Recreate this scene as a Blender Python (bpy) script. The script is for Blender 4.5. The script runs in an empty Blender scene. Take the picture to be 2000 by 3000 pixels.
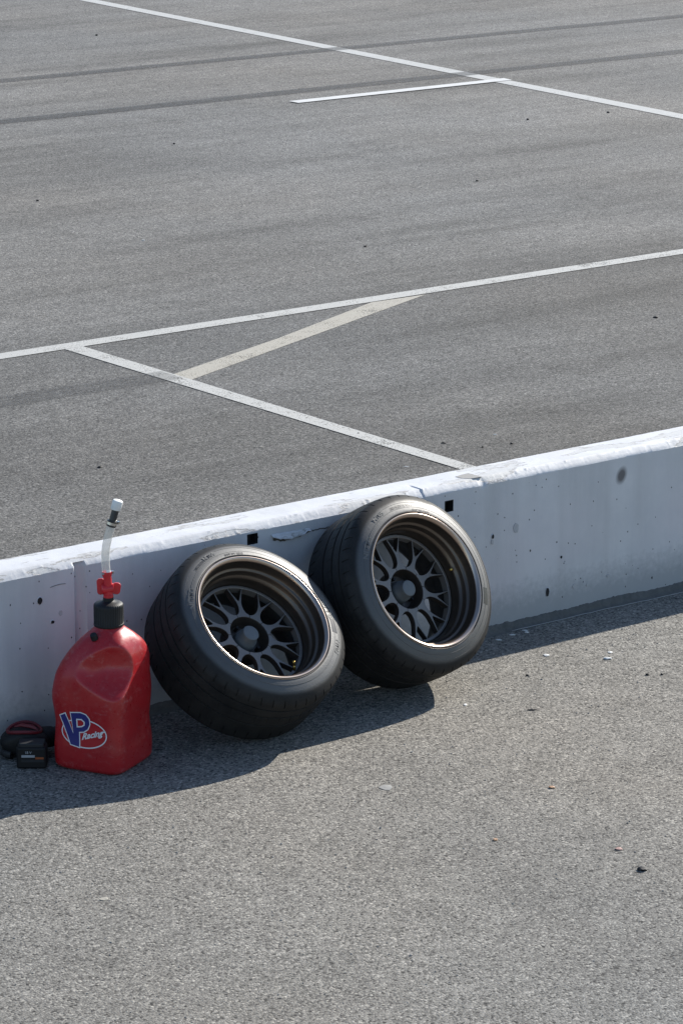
import bpy, bmesh, math, random
from mathutils import Vector, Matrix, noise as mnoise
R = math.radians
scene = bpy.context.scene
COL = scene.collection

# ------------------------------------------------------------------ camera, sky, sun, exposure
CAM_POS = Vector((-6.5, -8.878, 3.628))
YAW, PITCH = R(52.8), math.atan(2640 / 9650)
cam_data = bpy.data.cameras.new('camera')
cam = bpy.data.objects.new('camera', cam_data); COL.objects.link(cam)
h = Vector((math.cos(YAW), math.sin(YAW), 0))
view = h * math.cos(PITCH) - Vector((0, 0, 1)) * math.sin(PITCH)
cam.location = CAM_POS
cam.rotation_euler = view.to_track_quat('-Z', 'Y').to_euler()
cam_data.sensor_fit = 'HORIZONTAL'; cam_data.sensor_width = 24.0
cam_data.lens = 24.0 * 9650 / 2000
cam_data.clip_start = 0.1; cam_data.clip_end = 2000
scene.camera = cam

SUN = Vector((1.70, 0.41, 1.0)).normalized()
ELEV = math.asin(SUN.z)
world = bpy.data.worlds.new('World'); scene.world = world
world.use_nodes = True
wn = world.node_tree.nodes; wl = world.node_tree.links
sky = wn.new('ShaderNodeTexSky'); sky.sky_type = 'NISHITA'; sky.sun_disc = False
sky.sun_elevation = ELEV; sky.sun_rotation = math.atan2(SUN.x, SUN.y)
sky.air_density = 1.0; sky.dust_density = 0.3; sky.ozone_density = 2.0
bg = wn['Background']; bg.inputs['Strength'].default_value = 0.093
wl.new(sky.outputs['Color'], bg.inputs['Color'])

sl = bpy.data.lights.new('sun', 'SUN'); sl.energy = 4.3; sl.angle = R(0.53); sl.color = (1.0, 0.95, 0.865)
so = bpy.data.objects.new('sun', sl); COL.objects.link(so)
so.rotation_euler = SUN.to_track_quat('Z', 'Y').to_euler()

vs = scene.view_settings
vs.view_transform = 'Standard'; vs.look = 'None'; vs.gamma = 1.0; vs.use_curve_mapping = False
vs.exposure = 0.88

random.seed(7)
# ------------------------------------------------------------------ helpers
def tag(o, label=None, cat=None, group=None, kind=None):
    if label: o['label'] = label
    if cat: o['category'] = cat
    if group: o['group'] = group
    if kind: o['kind'] = kind
    return o

def obj(name, me, mats=None, parent=None, smooth=True):
    o = bpy.data.objects.new(name, me); COL.objects.link(o)
    if mats:
        for m in (mats if isinstance(mats, (list, tuple)) else [mats]):
            if m.name not in [x.name for x in me.materials if x]: me.materials.append(m)
    if parent: o.parent = parent
    if smooth:
        for p in me.polygons: p.use_smooth = True
    return o

def mesh(name, v, f):
    me = bpy.data.meshes.new(name); me.from_pydata([tuple(x) for x in v], [], f); me.update(); return me

def from_bm(name, bm):
    me = bpy.data.meshes.new(name); bm.to_mesh(me); bm.free(); return me

def empty(name, loc=(0, 0, 0), mat=None):
    o = bpy.data.objects.new(name, None); COL.objects.link(o); o.empty_display_size = .1
    o.location = loc
    if mat is not None: o.matrix_world = mat
    return o

def smooth_by_angle(o, ang=35):
    me = o.data
    for p in me.polygons: p.use_smooth = True
    bm = bmesh.new(); bm.from_mesh(me)
    for e in bm.edges:
        if len(e.link_faces) == 2 and e.calc_face_angle(0) > R(ang): e.smooth = False
    bm.to_mesh(me); bm.free()

def bevel(o, w=.002, seg=2, ang=40):
    m = o.modifiers.new('bevel', 'BEVEL'); m.width = w; m.segments = seg; m.limit_method = 'ANGLE'; m.angle_limit = R(ang)
    return o

def revolve(prof, seg=96, closed=False):
    """surface of revolution about local Z; prof = list of (r, z)"""
    v, f = [], []
    n = len(prof)
    for i in range(seg):
        t = 2 * math.pi * i / seg
        for r, z in prof: v.append((r * math.cos(t), r * math.sin(t), z))
    for i in range(seg):
        j = (i + 1) % seg
        for k in range(n if closed else n - 1):
            k2 = (k + 1) % n
            f.append((i * n + k, j * n + k, j * n + k2, i * n + k2))
    return v, f

def loft(rings, cap=True):
    v, f = [], []; n = len(rings[0])
    for r in rings: v += list(r)
    for a in range(len(rings) - 1):
        for k in range(n):
            k2 = (k + 1) % n
            f.append((a * n + k, a * n + k2, (a + 1) * n + k2, (a + 1) * n + k))
    if cap:
        f.append(tuple(range(n - 1, -1, -1))); f.append(tuple((len(rings) - 1) * n + k for k in range(n)))
    return v, f

def tube(pts, radii, seg=16, cap=True):
    pts = [Vector(p) for p in pts]
    if not isinstance(radii, (list, tuple)): radii = [radii] * len(pts)
    rings = []; up = None
    for i, p in enumerate(pts):
        d = (pts[min(i + 1, len(pts) - 1)] - pts[max(i - 1, 0)]).normalized()
        if up is None: up = Vector((0, 0, 1)) if abs(d.z) < .9 else Vector((1, 0, 0))
        a = d.cross(up).normalized(); b = a.cross(d).normalized(); up = b
        rings.append([p + radii[i] * (math.cos(2 * math.pi * k / seg) * a + math.sin(2 * math.pi * k / seg) * b) for k in range(seg)])
    return loft(rings, cap)

def extrude_poly(pts, z0, z1):
    n = len(pts)
    v = [(x, y, z0) for x, y in pts] + [(x, y, z1) for x, y in pts]
    f = [tuple(range(n - 1, -1, -1)), tuple(range(n, 2 * n))]
    for k in range(n):
        k2 = (k + 1) % n; f.append((k, k2, n + k2, n + k))
    return v, f

def box(sx, sy, sz, c=(0, 0, 0)):
    return extrude_poly([(c[0] - sx / 2, c[1] - sy / 2), (c[0] + sx / 2, c[1] - sy / 2), (c[0] + sx / 2, c[1] + sy / 2), (c[0] - sx / 2, c[1] + sy / 2)], c[2] - sz / 2, c[2] + sz / 2)

def rbox(sx, sy, sz, rad, c=(0, 0, 0), seg=4):
    pts = []
    for qx, qy, a0 in ((1, 1, 0), (-1, 1, 90), (-1, -1, 180), (1, -1, 270)):
        for k in range(seg + 1):
            a = R(a0 + 90 * k / seg)
            pts.append((c[0] + qx * (sx / 2 - rad) + rad * math.cos(a), c[1] + qy * (sy / 2 - rad) + rad * math.sin(a)))
    return extrude_poly(pts, c[2] - sz / 2, c[2] + sz / 2)

def fbm(x, y=0, z=0, o=4):
    return mnoise.fractal(Vector((x, y, z)), 1.0, 2.0, o)

# ------------------------------------------------------------------ material helper
class MT:
    def __init__(s, name):
        s.m = bpy.data.materials.new(name); s.m.use_nodes = True
        s.n = s.m.node_tree.nodes; s.l = s.m.node_tree.links
        s.b = s.n['Principled BSDF']; s.out = s.n['Material Output']
        s.tc = None
    def coord(s, scale=None, kind='Object', rot=None):
        if s.tc is None: s.tc = s.n.new('ShaderNodeTexCoord')
        o = s.tc.outputs[kind]
        if scale is not None:
            mp = s.n.new('ShaderNodeMapping'); mp.inputs['Scale'].default_value = scale
            if rot: mp.inputs['Rotation'].default_value = rot
            s.l.new(o, mp.inputs['Vector']); o = mp.outputs['Vector']
        return o
    def noise(s, sc, det=4, rough=.6, vec=None, dist=0):
        n = s.n.new('ShaderNodeTexNoise'); n.inputs['Scale'].default_value = sc; n.inputs['Detail'].default_value = det
        n.inputs['Roughness'].default_value = rough; n.inputs['Distortion'].default_value = dist
        s.l.new(vec or s.coord(), n.inputs['Vector']); return n.outputs['Fac']
    def vor(s, sc, feat='F1', vec=None, rnd=1):
        n = s.n.new('ShaderNodeTexVoronoi'); n.feature = feat; n.inputs['Scale'].default_value = sc
        n.inputs['Randomness'].default_value = rnd
        s.l.new(vec or s.coord(), n.inputs['Vector']); return n
    def ramp(s, fac, stops):
        n = s.n.new('ShaderNodeValToRGB'); e = n.color_ramp.elements
        while len(e) < len(stops): e.new(.5)
        for el, (p, c) in zip(e, stops):
            el.position = p; el.color = (c, c, c, 1) if not isinstance(c, (tuple, list)) else (*c[:3], 1)
        s.l.new(fac, n.inputs['Fac']); return n.outputs['Color']
    def mix(s, fac, a, b, mode='MIX'):
        n = s.n.new('ShaderNodeMix'); n.data_type = 'RGBA'; n.blend_type = mode; n.clamp_factor = True
        for ix, val in ((0, fac), (6, a), (7, b)):
            sock = n.inputs[ix]
            if isinstance(val, (int, float)): sock.default_value = val if ix == 0 else (val, val, val, 1)
            elif isinstance(val, (tuple, list)): sock.default_value = (*val[:3], 1)
            else: s.l.new(val, sock)
        return n.outputs[2]
    def math(s, op, a, b=0.0, c=None):
        n = s.n.new('ShaderNodeMath'); n.operation = op
        for i, val in enumerate((a, b) if c is None else (a, b, c)):
            if isinstance(val, (int, float)): n.inputs[i].default_value = val
            else: s.l.new(val, n.inputs[i])
        return n.outputs[0]
    def sep(s, vec=None):
        n = s.n.new('ShaderNodeSeparateXYZ'); s.l.new(vec or s.coord(), n.inputs[0]); return n.outputs
    def bump(s, hgt, strength=.5, dist=.01, prev=None):
        n = s.n.new('ShaderNodeBump'); n.inputs['Strength'].default_value = strength; n.inputs['Distance'].default_value = dist
        s.l.new(hgt, n.inputs['Height'])
        if prev is not None: s.l.new(prev, n.inputs['Normal'])
        s.l.new(n.outputs['Normal'], s.b.inputs['Normal']); return n.outputs['Normal']
    def col(s, c):
        if isinstance(c, (tuple, list)): s.b.inputs['Base Color'].default_value = (*c[:3], 1)
        else: s.l.new(c, s.b.inputs['Base Color'])
    def set(s, **k):
        for a, v in k.items():
            i = s.b.inputs[a.replace('_', ' ')]
            if isinstance(v, (int, float)): i.default_value = v
            else: s.l.new(v, i)
        return s

def simple(name, c, rough=.5, metal=0., var=.15, sc=30, bump=.1, bdist=.002, spec=.5):
    m = MT(name)
    n = m.noise(sc, 5)
    m.col(m.mix(n, tuple(x * (1 - var) for x in c), tuple(min(1, x * (1 + var)) for x in c)))
    m.set(Roughness=rough, Metallic=metal); m.b.inputs['Specular IOR Level'].default_value = spec
    if bump: m.bump(n, bump, bdist)
    return m.m

def asphalt(name, dark, mid, light, grain, warm, streak, pitw=1.0):
    m = MT(name)
    v1 = m.vor(grain); v2 = m.vor(grain * 2.3)
    rnd = m.sep(v1.outputs['Color'])[0]; rnd2 = m.sep(v2.outputs['Color'])[1]
    stone = m.ramp(rnd, [(0, dark), (.22, tuple(x * .72 for x in mid)), (.5, mid), (.85, tuple(x * 1.2 for x in mid)), (1, light)])
    fine = m.ramp(rnd2, [(0, .78), (.5, 1.0), (1, 1.18)])
    c = m.mix(.75, stone, fine, 'MULTIPLY')
    v3 = m.vor(grain * .42); r3 = m.sep(v3.outputs['Color'])
    near = m.math('LESS_THAN', v3.outputs['Distance'], .34)
    c = m.mix(m.math('MULTIPLY', m.math('MULTIPLY', m.math('GREATER_THAN', r3[0], .93), near), .75), c, light)
    c = m.mix(m.math('MULTIPLY', m.math('MULTIPLY', m.math('LESS_THAN', r3[0], .09), near), .85), c, tuple(x * .6 for x in dark))
    pit = m.noise(grain * .62, 3, .65)
    c = m.mix(m.ramp(pit, [(.24 * pitw, 1), (.42 * pitw, 0)]), c, tuple(x * .35 for x in dark))
    big = m.noise(.55, 5, .6)
    c = m.mix(1.0, c, m.ramp(big, [(.3, .86), (.7, 1.12)]), 'MULTIPLY')
    med = m.noise(7, 4, .6)
    c = m.mix(1.0, c, m.ramp(med, [(.3, .9), (.7, 1.08)]), 'MULTIPLY')
    blot = m.noise(2.1, 6, .7, dist=.6)
    c = m.mix(1.0, c, m.ramp(blot, [(.26, .74), (.43, 1.0), (.60, 1.0), (.78, 1.14)]), 'MULTIPLY')
    if streak:
        st = m.noise(1.0, 5, .6, m.coord((.20, 1.5, 1), rot=(0, 0, R(-2.0))))
        c = m.mix(1.0, c, m.ramp(st, [(.30, .66), (.5, 1.0), (.72, 1.17)]), 'MULTIPLY')
        st2 = m.noise(1.0, 4, .6, m.coord((.5, 9.0, 1), rot=(0, 0, R(1.5))))
        c = m.mix(1.0, c, m.ramp(st2, [(.3, .9), (.7, 1.07)]), 'MULTIPLY')
    if streak:
        yy = m.math('ADD', m.sep()[1], m.math('MULTIPLY', m.noise(.8, 4, .6), 1.2))
        c = m.mix(1.0, c, m.ramp(m.math('MULTIPLY', yy, .1), [(.30, .76), (.56, .80), (.66, .95), (1, 1.0)]), 'MULTIPLY')
    hue = m.noise(.35, 3, .5)
    c = m.mix(m.ramp(hue, [(.35, 0), (.7, warm)]), c, m.mix(1.0, c, (1.14, 1.0, .84), 'MULTIPLY'))
    m.col(c); m.set(Roughness=.88); m.b.inputs['Specular IOR Level'].default_value = .25
    b1 = m.bump(m.math('SUBTRACT', 1.0, v1.outputs['Distance']), .40, .005)
    m.bump(pit, .45, .007, b1)
    return m.m

M = {}
M['apron'] = asphalt('coarse_worn_asphalt', (.060, .058, .055), (.199, .194, .180), (.37, .36, .33), 145, .45, False)
M['lane'] = asphalt('pit_lane_asphalt', (.055, .055, .057), (.157, .155, .150), (.31, .305, .292), 120, .30, True, 1.04)
M['earth'] = simple('far_asphalt', (.16, .16, .16), .9)

def paint(name, c, wear):
    m = MT(name)
    a = m.noise(120, 4, .7); b = m.noise(5, 5, .7)
    f = m.math('ADD', m.math('MULTIPLY', a, .75), m.math('MULTIPLY', b, .45))
    d = m.mix(m.ramp(b, [(.3, 0), (.75, 1)]), c, tuple(x * .8 for x in c))
    m.col(d); m.set(Roughness=.75)
    m.bump(a, .35, .003)
    tr = m.n.new('ShaderNodeBsdfTransparent'); mx = m.n.new('ShaderNodeMixShader')
    m.l.new(m.ramp(f, [(wear - .05, 0), (wear + .07, 1)]), mx.inputs[0])
    m.l.new(tr.outputs[0], mx.inputs[1]); m.l.new(m.b.outputs[0], mx.inputs[2]); m.l.new(mx.outputs[0], m.out.inputs[0])
    return m.m
M['line_white'] = paint('worn_white_line_paint', (.47, .465, .44), .505)
M['line_far'] = paint('white_line_paint', (.46, .46, .445), .47)
M['line_fresh'] = paint('fresh_white_line_paint', (.58, .58, .57), .33)
M['line_yellow'] = paint('faded_cream_line_paint', (.40, .372, .315), .50)

def skid(name, op):
    m = MT(name)
    m.col((.035, .035, .037)); m.set(Roughness=.7)
    a = m.noise(1.0, 5, .7, m.coord((1.2, 30, 1))); b = m.noise(60, 3, .7)
    f = m.math('ADD', m.math('MULTIPLY', a, .7), m.math('MULTIPLY', b, .4))
    fac = m.math('MULTIPLY', m.sep(m.ramp(f, [(.35, .2), (.72, 1)]))[0], op)
    tr = m.n.new('ShaderNodeBsdfTransparent'); mx = m.n.new('ShaderNodeMixShader')
    m.l.new(fac, mx.inputs[0]); m.l.new(tr.outputs[0], mx.inputs[1]); m.l.new(m.b.outputs[0], mx.inputs[2]); m.l.new(mx.outputs[0], m.out.inputs[0])
    return m.m
M['skid'] = skid('rubber_skid', .66); M['skid_faint'] = skid('faint_rubber_skid', .34)

# ------------------------------------------------------------------ ground
def sheet(name, pts, z, mat, label=None, kind='structure'):
    o = obj(name, mesh(name, [(x, y, z) for x, y in pts], [tuple(range(len(pts)))]), mat, smooth=False)
    return tag(o, label, None, None, kind)
def rect(x0, x1, y0, y1): return [(x0, y0), (x1, y0), (x1, y1), (x0, y1)]
sheet('ground', rect(-600, 600, -600, 600), -.03, M['earth'], 'wide asphalt ground reaching to the horizon')
sheet('apron', rect(-40, 60, -40, .10), 0, M['apron'], 'coarse light grey asphalt on the near side of the wall')
sheet('pit_lane', rect(-60, 90, .10, 90), 0, M['lane'], 'smoother grey asphalt beyond the wall')

sheet('painted_line', [(-8, 5.035), (30, 5.03), (30, 5.145), (-8, 5.15)], .003, M['line_white'], 'long worn white line parallel to the wall')
sheet('painted_line', [(2.292, 5.036), (2.403, 5.036), (2.463, .19), (2.391, .19)], .003, M['line_white'], 'worn white line running from the wall to the long line')
sheet('painted_line', [(10.215 - .07 * 4, 4.96 + .3), (10.37 - .07 * 4, 4.96 + .3), (11.55, 26.0), (11.40, 26.0)], .003, M['line_far'], 'white line crossing the far lane')
sheet('painted_line', [(8.412, 11.312), (10.535, 11.307), (10.552, 11.428), (8.409, 11.434)], .006, M['line_fresh'], 'bright white short dash touching the far line')
sheet('painted_line', [(2.413, 4.079), (3.349, 4.476), (4.628, 5.018), (4.261, 5.030), (3.306, 4.590), (2.403, 4.228)], .0015, M['line_yellow'], 'faded cream diagonal stripe between the two white lines')

def skid_strip(name, ya, yb, xa, xb, w, mat, label):
    return sheet(name, [(xa, ya - w / 2), (xb, yb - w / 2), (xb, yb + w / 2), (xa, ya + w / 2)], .0048, mat, label)
skid_strip('skid_mark', 11.98, 11.69, -4, 24, .20, M['skid'], 'dark tyre mark beside the short dash')
skid_strip('skid_mark', 13.86, 13.58, -4, 26, .19, M['skid'], 'dark tyre mark farthest from the wall')
skid_strip('skid_mark', 4.36, 4.22, -5, 2.40, .20, M['skid_faint'], 'faint dark streak left of the cream stripe')

# ------------------------------------------------------------------ concrete wall
def wall_material():
    m = MT('white_painted_concrete')
    x, y, z = m.sep()
    n1 = m.noise(5, 6, .65); n2 = m.noise(40, 5, .7); n3 = m.noise(220, 3, .7)
    base = m.mix(m.ramp(n1, [(.3, 0), (.7, 1)]), (.63, .63, .64), (.55, .555, .575))
    # run-off streaks and faint rosy rust blush
    st = m.noise(1.0, 4, .6, m.coord((9, 9, .9)))
    base = m.mix(m.ramp(st, [(.42, 0), (.75, .5)]), base, (.42, .42, .425))
    ru = m.noise(1.7, 3, .5)
    base = m.mix(m.ramp(ru, [(.52, 0), (.75, .35)]), base, (.66, .60, .64))
    # grime rising from the ground
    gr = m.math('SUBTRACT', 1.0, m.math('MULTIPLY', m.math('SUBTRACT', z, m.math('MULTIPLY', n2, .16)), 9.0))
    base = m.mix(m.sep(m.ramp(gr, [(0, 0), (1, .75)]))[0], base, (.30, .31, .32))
    # air holes: small dark pits, only on the vertical faces
    geo = m.n.new('ShaderNodeNewGeometry'); nz = m.sep(geo.outputs['True Normal'])[2]
    front = m.math('LESS_THAN', nz, .3)
    def pits(sc, th, kp=.62):
        v = m.vor(sc, vec=m.coord((1.3, 1, 1)))
        keep = m.math('GREATER_THAN', m.sep(v.outputs['Color'])[0], kp)
        wob = m.math('ADD', v.outputs['Distance'], m.math('MULTIPLY', m.math('SUBTRACT', n3, .5), .08))
        return m.math('MULTIPLY', m.math('MULTIPLY', m.math('LESS_THAN', wob, th), keep), front)
    p = m.math('MAXIMUM', pits(11, .06), pits(27, .085, .45))
    base = m.mix(p, base, (.035, .035, .04))
    # peeled paint on top and chamfer: lower layer shows through
    pn = m.noise(1.0, 6, .62, m.coord((2.2, 9, 4)))
    pe = m.sep(m.ramp(pn, [(.560, 0), (.572, 1)]))[0]
    up = m.math('GREATER_THAN', nz, .3)
    peel = m.math('MULTIPLY', pe, up)
    base = m.mix(peel, base, m.mix(n2, (.44, .44, .435), (.57, .565, .555)))
    edge = m.math('MULTIPLY', m.sep(m.ramp(pn, [(.546, 0), (.556, 1), (.564, 1), (.573, 0)]))[0], up)
    base = m.mix(m.math('MULTIPLY', edge, .75), base, (.27, .25, .23))
    # soft round rubber smudge
    dx = m.math('MULTIPLY', m.math('SUBTRACT', m.math('SUBTRACT', x, 1.556), m.math('MULTIPLY', m.math('SUBTRACT', z, .503), .18)), 1.0)
    dz = m.math('MULTIPLY', m.math('SUBTRACT', z, .503), .80)
    rr = m.math('SQRT', m.math('ADD', m.math('MULTIPLY', dx, dx), m.math('MULTIPLY', dz, dz)))
    sm = m.sep(m.ramp(m.math('MULTIPLY', m.math('ADD', rr, m.math('MULTIPLY', m.math('SUBTRACT', n2, .5), .006)), 20.0), [(.28, 1), (.62, 0)]))[0]
    base = m.mix(m.math('MULTIPLY', m.math('MULTIPLY', sm, front), .88), base, (.07, .065, .07))
    m.col(base)
    m.set(Roughness=m.sep(m.ramp(n2, [(.2, .45), (.8, .7)]))[0])
    hgt = m.math('SUBTRACT', m.math('ADD', m.math('MULTIPLY', n2, .20), m.math('MULTIPLY', n3, .20)), m.math('ADD', m.math('MULTIPLY', peel, .22), m.math('MULTIPLY', p, 1.0)))
    m.bump(hgt, .7, .004)
    return m.m
M['wall'] = wall_material()
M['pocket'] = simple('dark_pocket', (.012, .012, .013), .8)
M['bare'] = simple('bare_concrete', (.30, .29, .275), .85, var=.2, sc=120, bump=.3)
M['fillet'] = simple('dirty_base_concrete', (.105, .104, .100), .9, var=.45, sc=45, bump=.7, bdist=.006)

M['dab'] = simple('grey_filler', (.43, .43, .44), .8, var=.25, sc=160, bump=.3)
M['scrape'] = simple('dark_scrape', (.16, .16, .165), .8)
wall = empty('concrete_wall', (0, 0, 0))
tag(wall, 'low white painted concrete wall crossing the whole picture behind the tyres', 'wall')
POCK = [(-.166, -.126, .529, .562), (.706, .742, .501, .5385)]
def wall_mesh():
    xs = []
    x = -9.0
    while x < -1.5: xs.append(x); x += .25
    x = -1.5
    while x < 2.6: xs.append(x); x += .0045
    while x < 14: xs.append(x); x += .25
    prof = [(0, -.03)] + [(0, z) for z in (0, .06, .12, .2, .3, .4, .46, .4985, .501, .52, .5265, .529, .539, .5415, .553, .5575, .562, .565, .5675, .571)]
    nf = len(prof)
    ch = [(.003, .5745), (.008, .580), (.013, .585), (.018, .589), (.0245, .5955)]
    top = [(.028, .597), (.045, .597), (.06, .597), (.075, .597), (.09, .597), (.105, .597), (.12, .597), (.135, .597), (.148, .597), (.156, .5955), (.162, .591), (.178, .574)]
    back = [(.186, .5), (.186, .2), (.186, -.03)]
    prof = prof + ch + top + back
    v = []
    for x in xs:
        fine = -1.6 < x < 2.7
        e1 = fbm(x * 30, 3.1) * .0004 + fbm(x * 120, 9.2, 0, 3) * .0004 if fine else 0
        low = fbm(x * .6, 5.5, 0, 1) * .0012
        # chips and drips at the edge
        chip = max(0, fbm(x * 15, 7.7, 2.2, 3) - .56) * .010 if fine else 0
        for i, (y, z) in enumerate(prof):
            Y, Z = y, z
            if i < nf:
                Y += fbm(x * 2.2, z * 3, 1.0) * .0018
                if i > nf - 5: Y += e1 * (i - nf + 5) / 4 + chip * (i - nf + 5) / 5
                if i == nf - 1: Z += e1 * 1.8 - chip * .6 + low
                if i == nf - 2: Z += e1 * .7
            elif i < nf + len(ch):
                k = (i - nf) / len(ch)
                bum = fbm(x * 75, i * 1.7, 4.4, 4) * .0002 + max(0, fbm(x * 60, i * .9, 8.1, 2) - .42) * .0045 * (.4 + max(0, fbm(x * 2.2, 1.1, 6.0, 2) + .3)) if fine else 0
                Y += e1 * (1 - k) + chip * (1 - k) * .8 - bum * .7; Z += low + bum * .7 - chip * .3
            elif i < nf + len(ch) + len(top):
                Z += low + (fbm(x * 5, y * 14, 2) * .0005 + fbm(x * 40, y * 40, 2) * .0002 if fine else 0)
                if y > .15: Y += fbm(x * 20, 1.3) * .002 if fine else 0
            # recessed vertical joint
            dj = abs(x + .849)
            if dj < .0215 and i < nf + 2 and z > -.02:
                Y += math.sqrt(max(0, .0215 ** 2 - dj * dj)) * 1.05
            # hairline joint in the cap
            if abs(x - .609) < .0035 and nf - 3 <= i < nf + len(ch) + 4: Y += .002; Z -= .003
            for (a, b, c, d) in POCK:
                if a <= x <= b and c - .0005 <= z <= d + .0005 and i < nf: Y += .035
            v.append((x, Y, Z))
    n = len(prof); f = []; mi = []
    for a in range(len(xs) - 1):
        for k in range(n - 1):
            f.append((a * n + k, (a + 1) * n + k, (a + 1) * n + k + 1, a * n + k + 1))
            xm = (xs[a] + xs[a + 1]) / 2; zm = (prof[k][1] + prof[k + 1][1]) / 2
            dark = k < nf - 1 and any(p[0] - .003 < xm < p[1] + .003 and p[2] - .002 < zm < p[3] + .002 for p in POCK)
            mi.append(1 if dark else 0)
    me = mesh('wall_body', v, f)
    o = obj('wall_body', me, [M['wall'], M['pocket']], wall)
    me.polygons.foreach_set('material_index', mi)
    smooth_by_angle(o, 30)
    return o
wall_mesh()

def rough_strip(name, x0, x1, step, prof_fn, mat, parent):
    v, f = [], []; xs = []; x = x0
    while x <= x1: xs.append(x); x += step
    n = None
    for x in xs:
        p = prof_fn(x); n = len(p); v += [(x, a, b) for a, b in p]
    for a in range(len(xs) - 1):
        for k in range(n - 1): f.append((a * n + k, (a + 1) * n + k, (a + 1) * n + k + 1, a * n + k + 1))
    return obj(name, mesh(name, v, f), mat, parent)
def fillet(x):
    hh = .030 + fbm(x * 3, 2.2) * .006 + fbm(x * 22, 8.2) * .003 + fbm(x * 90, 4.2) * .003 + (.003 if fbm(x * 7, 6.6) > .12 else 0); hh = max(.006, hh)
    w = .026 + fbm(x * 5, 4.4) * .008
    return [(-w - .004, -.002), (-w, .002 + .002 * fbm(x * 60)), (-w * .55, .006 + .003 * fbm(x * 50, 3)), (-.009, hh * .55), (-.004, hh * .92), (.004, hh)]
rough_strip('base_fillet', -4, 6, .008, fillet, M['fillet'], wall)

# bare patch on the cap (paint lifted off in a diamond) and the curled flake on the face
pv = [(.818, .080), (.852, .088), (.887, .091), (.890, .055), (.892, .022), (.858, .024), (.838, .032), (.822, .05)]
o = obj('bare_patch', mesh('bare_patch', *extrude_poly(pv[::-1], .5955, .5990)), M['bare'], wall, smooth=False)
def flake():
    v, f = [], []; N = 34
    for i in range(N):
        t = i / (N - 1); x = -.066 + .165 * t
        w = (.006 + .017 * math.sin(math.pi * min(1, t * 1.1)) ** .8) * (1 + .25 * fbm(t * 9, 2)) if t < .92 else .007
        zt = .548 - .004 * t + .004 * fbm(t * 5, 7)
        for k in range(4):
            s = k / 3
            v.append((x, -.0012 - .012 * s * s * (1 + .4 * fbm(t * 7, 4)), zt - w * s))
    for i in range(N - 1):
        for k in range(3): f.append((i * 4 + k, i * 4 + k + 1, (i + 1) * 4 + k + 1, (i + 1) * 4 + k))
    o = obj('paint_flake', mesh('paint_flake', v, f), M['wall'], wall)
    s = o.modifiers.new('thick', 'SOLIDIFY'); s.thickness = .0015
flake()
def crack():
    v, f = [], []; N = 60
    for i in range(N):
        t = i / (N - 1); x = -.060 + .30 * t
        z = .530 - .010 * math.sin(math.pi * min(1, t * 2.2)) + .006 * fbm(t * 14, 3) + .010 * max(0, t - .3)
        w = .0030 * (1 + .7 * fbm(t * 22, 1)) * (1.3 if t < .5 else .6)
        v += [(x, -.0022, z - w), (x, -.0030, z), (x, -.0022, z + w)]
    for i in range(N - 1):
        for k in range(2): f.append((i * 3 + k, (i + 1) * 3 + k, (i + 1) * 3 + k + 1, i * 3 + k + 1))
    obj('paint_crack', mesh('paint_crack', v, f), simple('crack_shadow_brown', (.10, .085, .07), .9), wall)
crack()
# a few larger blow holes with broken rims
def blow_hole(x, z, w, hh):
    pts = []
    for k in range(12):
        a = 2 * math.pi * k / 12; q = 1 + .25 * fbm(k * .9, x * 9)
        pts.append((x + w * q * math.cos(a), z + hh * q * math.sin(a)))
    v = [(a, -.0025, b) for a, b in pts] + [(x + (a - x) * 1.3, .001, z + (b - z) * 1.3) for a, b in pts] + [(x + (a - x) * .6, .004, z + (b - z) * .6) for a, b in pts]
    f = []
    for k in range(12):
        k2 = (k + 1) % 12
        f.append((k, k2, 12 + k2, 12 + k))
    rim = obj('hole_rim', mesh('hole_rim', v, f), M['wall'], wall)
    v2 = [(a, -.0022, b) for a, b in pts]
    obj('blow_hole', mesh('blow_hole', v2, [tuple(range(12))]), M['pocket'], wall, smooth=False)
blow_hole(1.197, .112, .009, .017)
blow_hole(.930, .372, .006, .008)
blow_hole(1.262, .236, .005, .006)
blow_hole(-1.010, .482, .010, .012)
blow_hole(-.962, .400, .007, .006)
# grey repair dabs and a curved scrape on the painted face
for (x, z, w, hh) in ((1.040, .385, .011, .019), (.928, .352, .006, .010), (1.330, .112, .009, .010), (1.395, .105, .006, .006), (1.500, .120, .008, .006), (-.93, .425, .007, .009)):
    ring = [(x + w * math.cos(2 * math.pi * k / 14) * (1 + .3 * fbm(k * .7, x * 7)), z + hh * math.sin(2 * math.pi * k / 14) * (1 + .3 * fbm(k * .8, x * 5))) for k in range(14)]
    v = [(a, -.0023, b) for a, b in ring] + [(a, .002, b) for a, b in ring]
    f = [tuple(range(14))] + [(k, 14 + k, 14 + (k + 1) % 14, (k + 1) % 14) for k in range(14)]
    obj('repair_dab', mesh('repair_dab', v, f), M['dab'], wall, smooth=False)
for pts in ([(-.968 + .010 * i, -.0016, .520 + .0045 * math.sin(i * .42)) for i in range(7)], [(1.90 + .008 * i, -.0016, .345 - .003 * math.sin(i * .5)) for i in range(6)]):
    obj('scrape', mesh('scrape', *tube(pts, .0011, 5)), M['scrape'], wall)
# thin pale thread of sealant along the foot of the wall
pts = [(x, -.034 - .006 * fbm(x * 3, 1) - .03 * max(0, x - 1.35), .006 + .002 * fbm(x * 11)) for x in [1.0 + i * .03 for i in range(36)]]
obj('sealant_thread', mesh('sealant_thread', *tube(pts, .0012, 5)), simple('pale_sealant', (.35, .36, .37), .6), wall)

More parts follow.
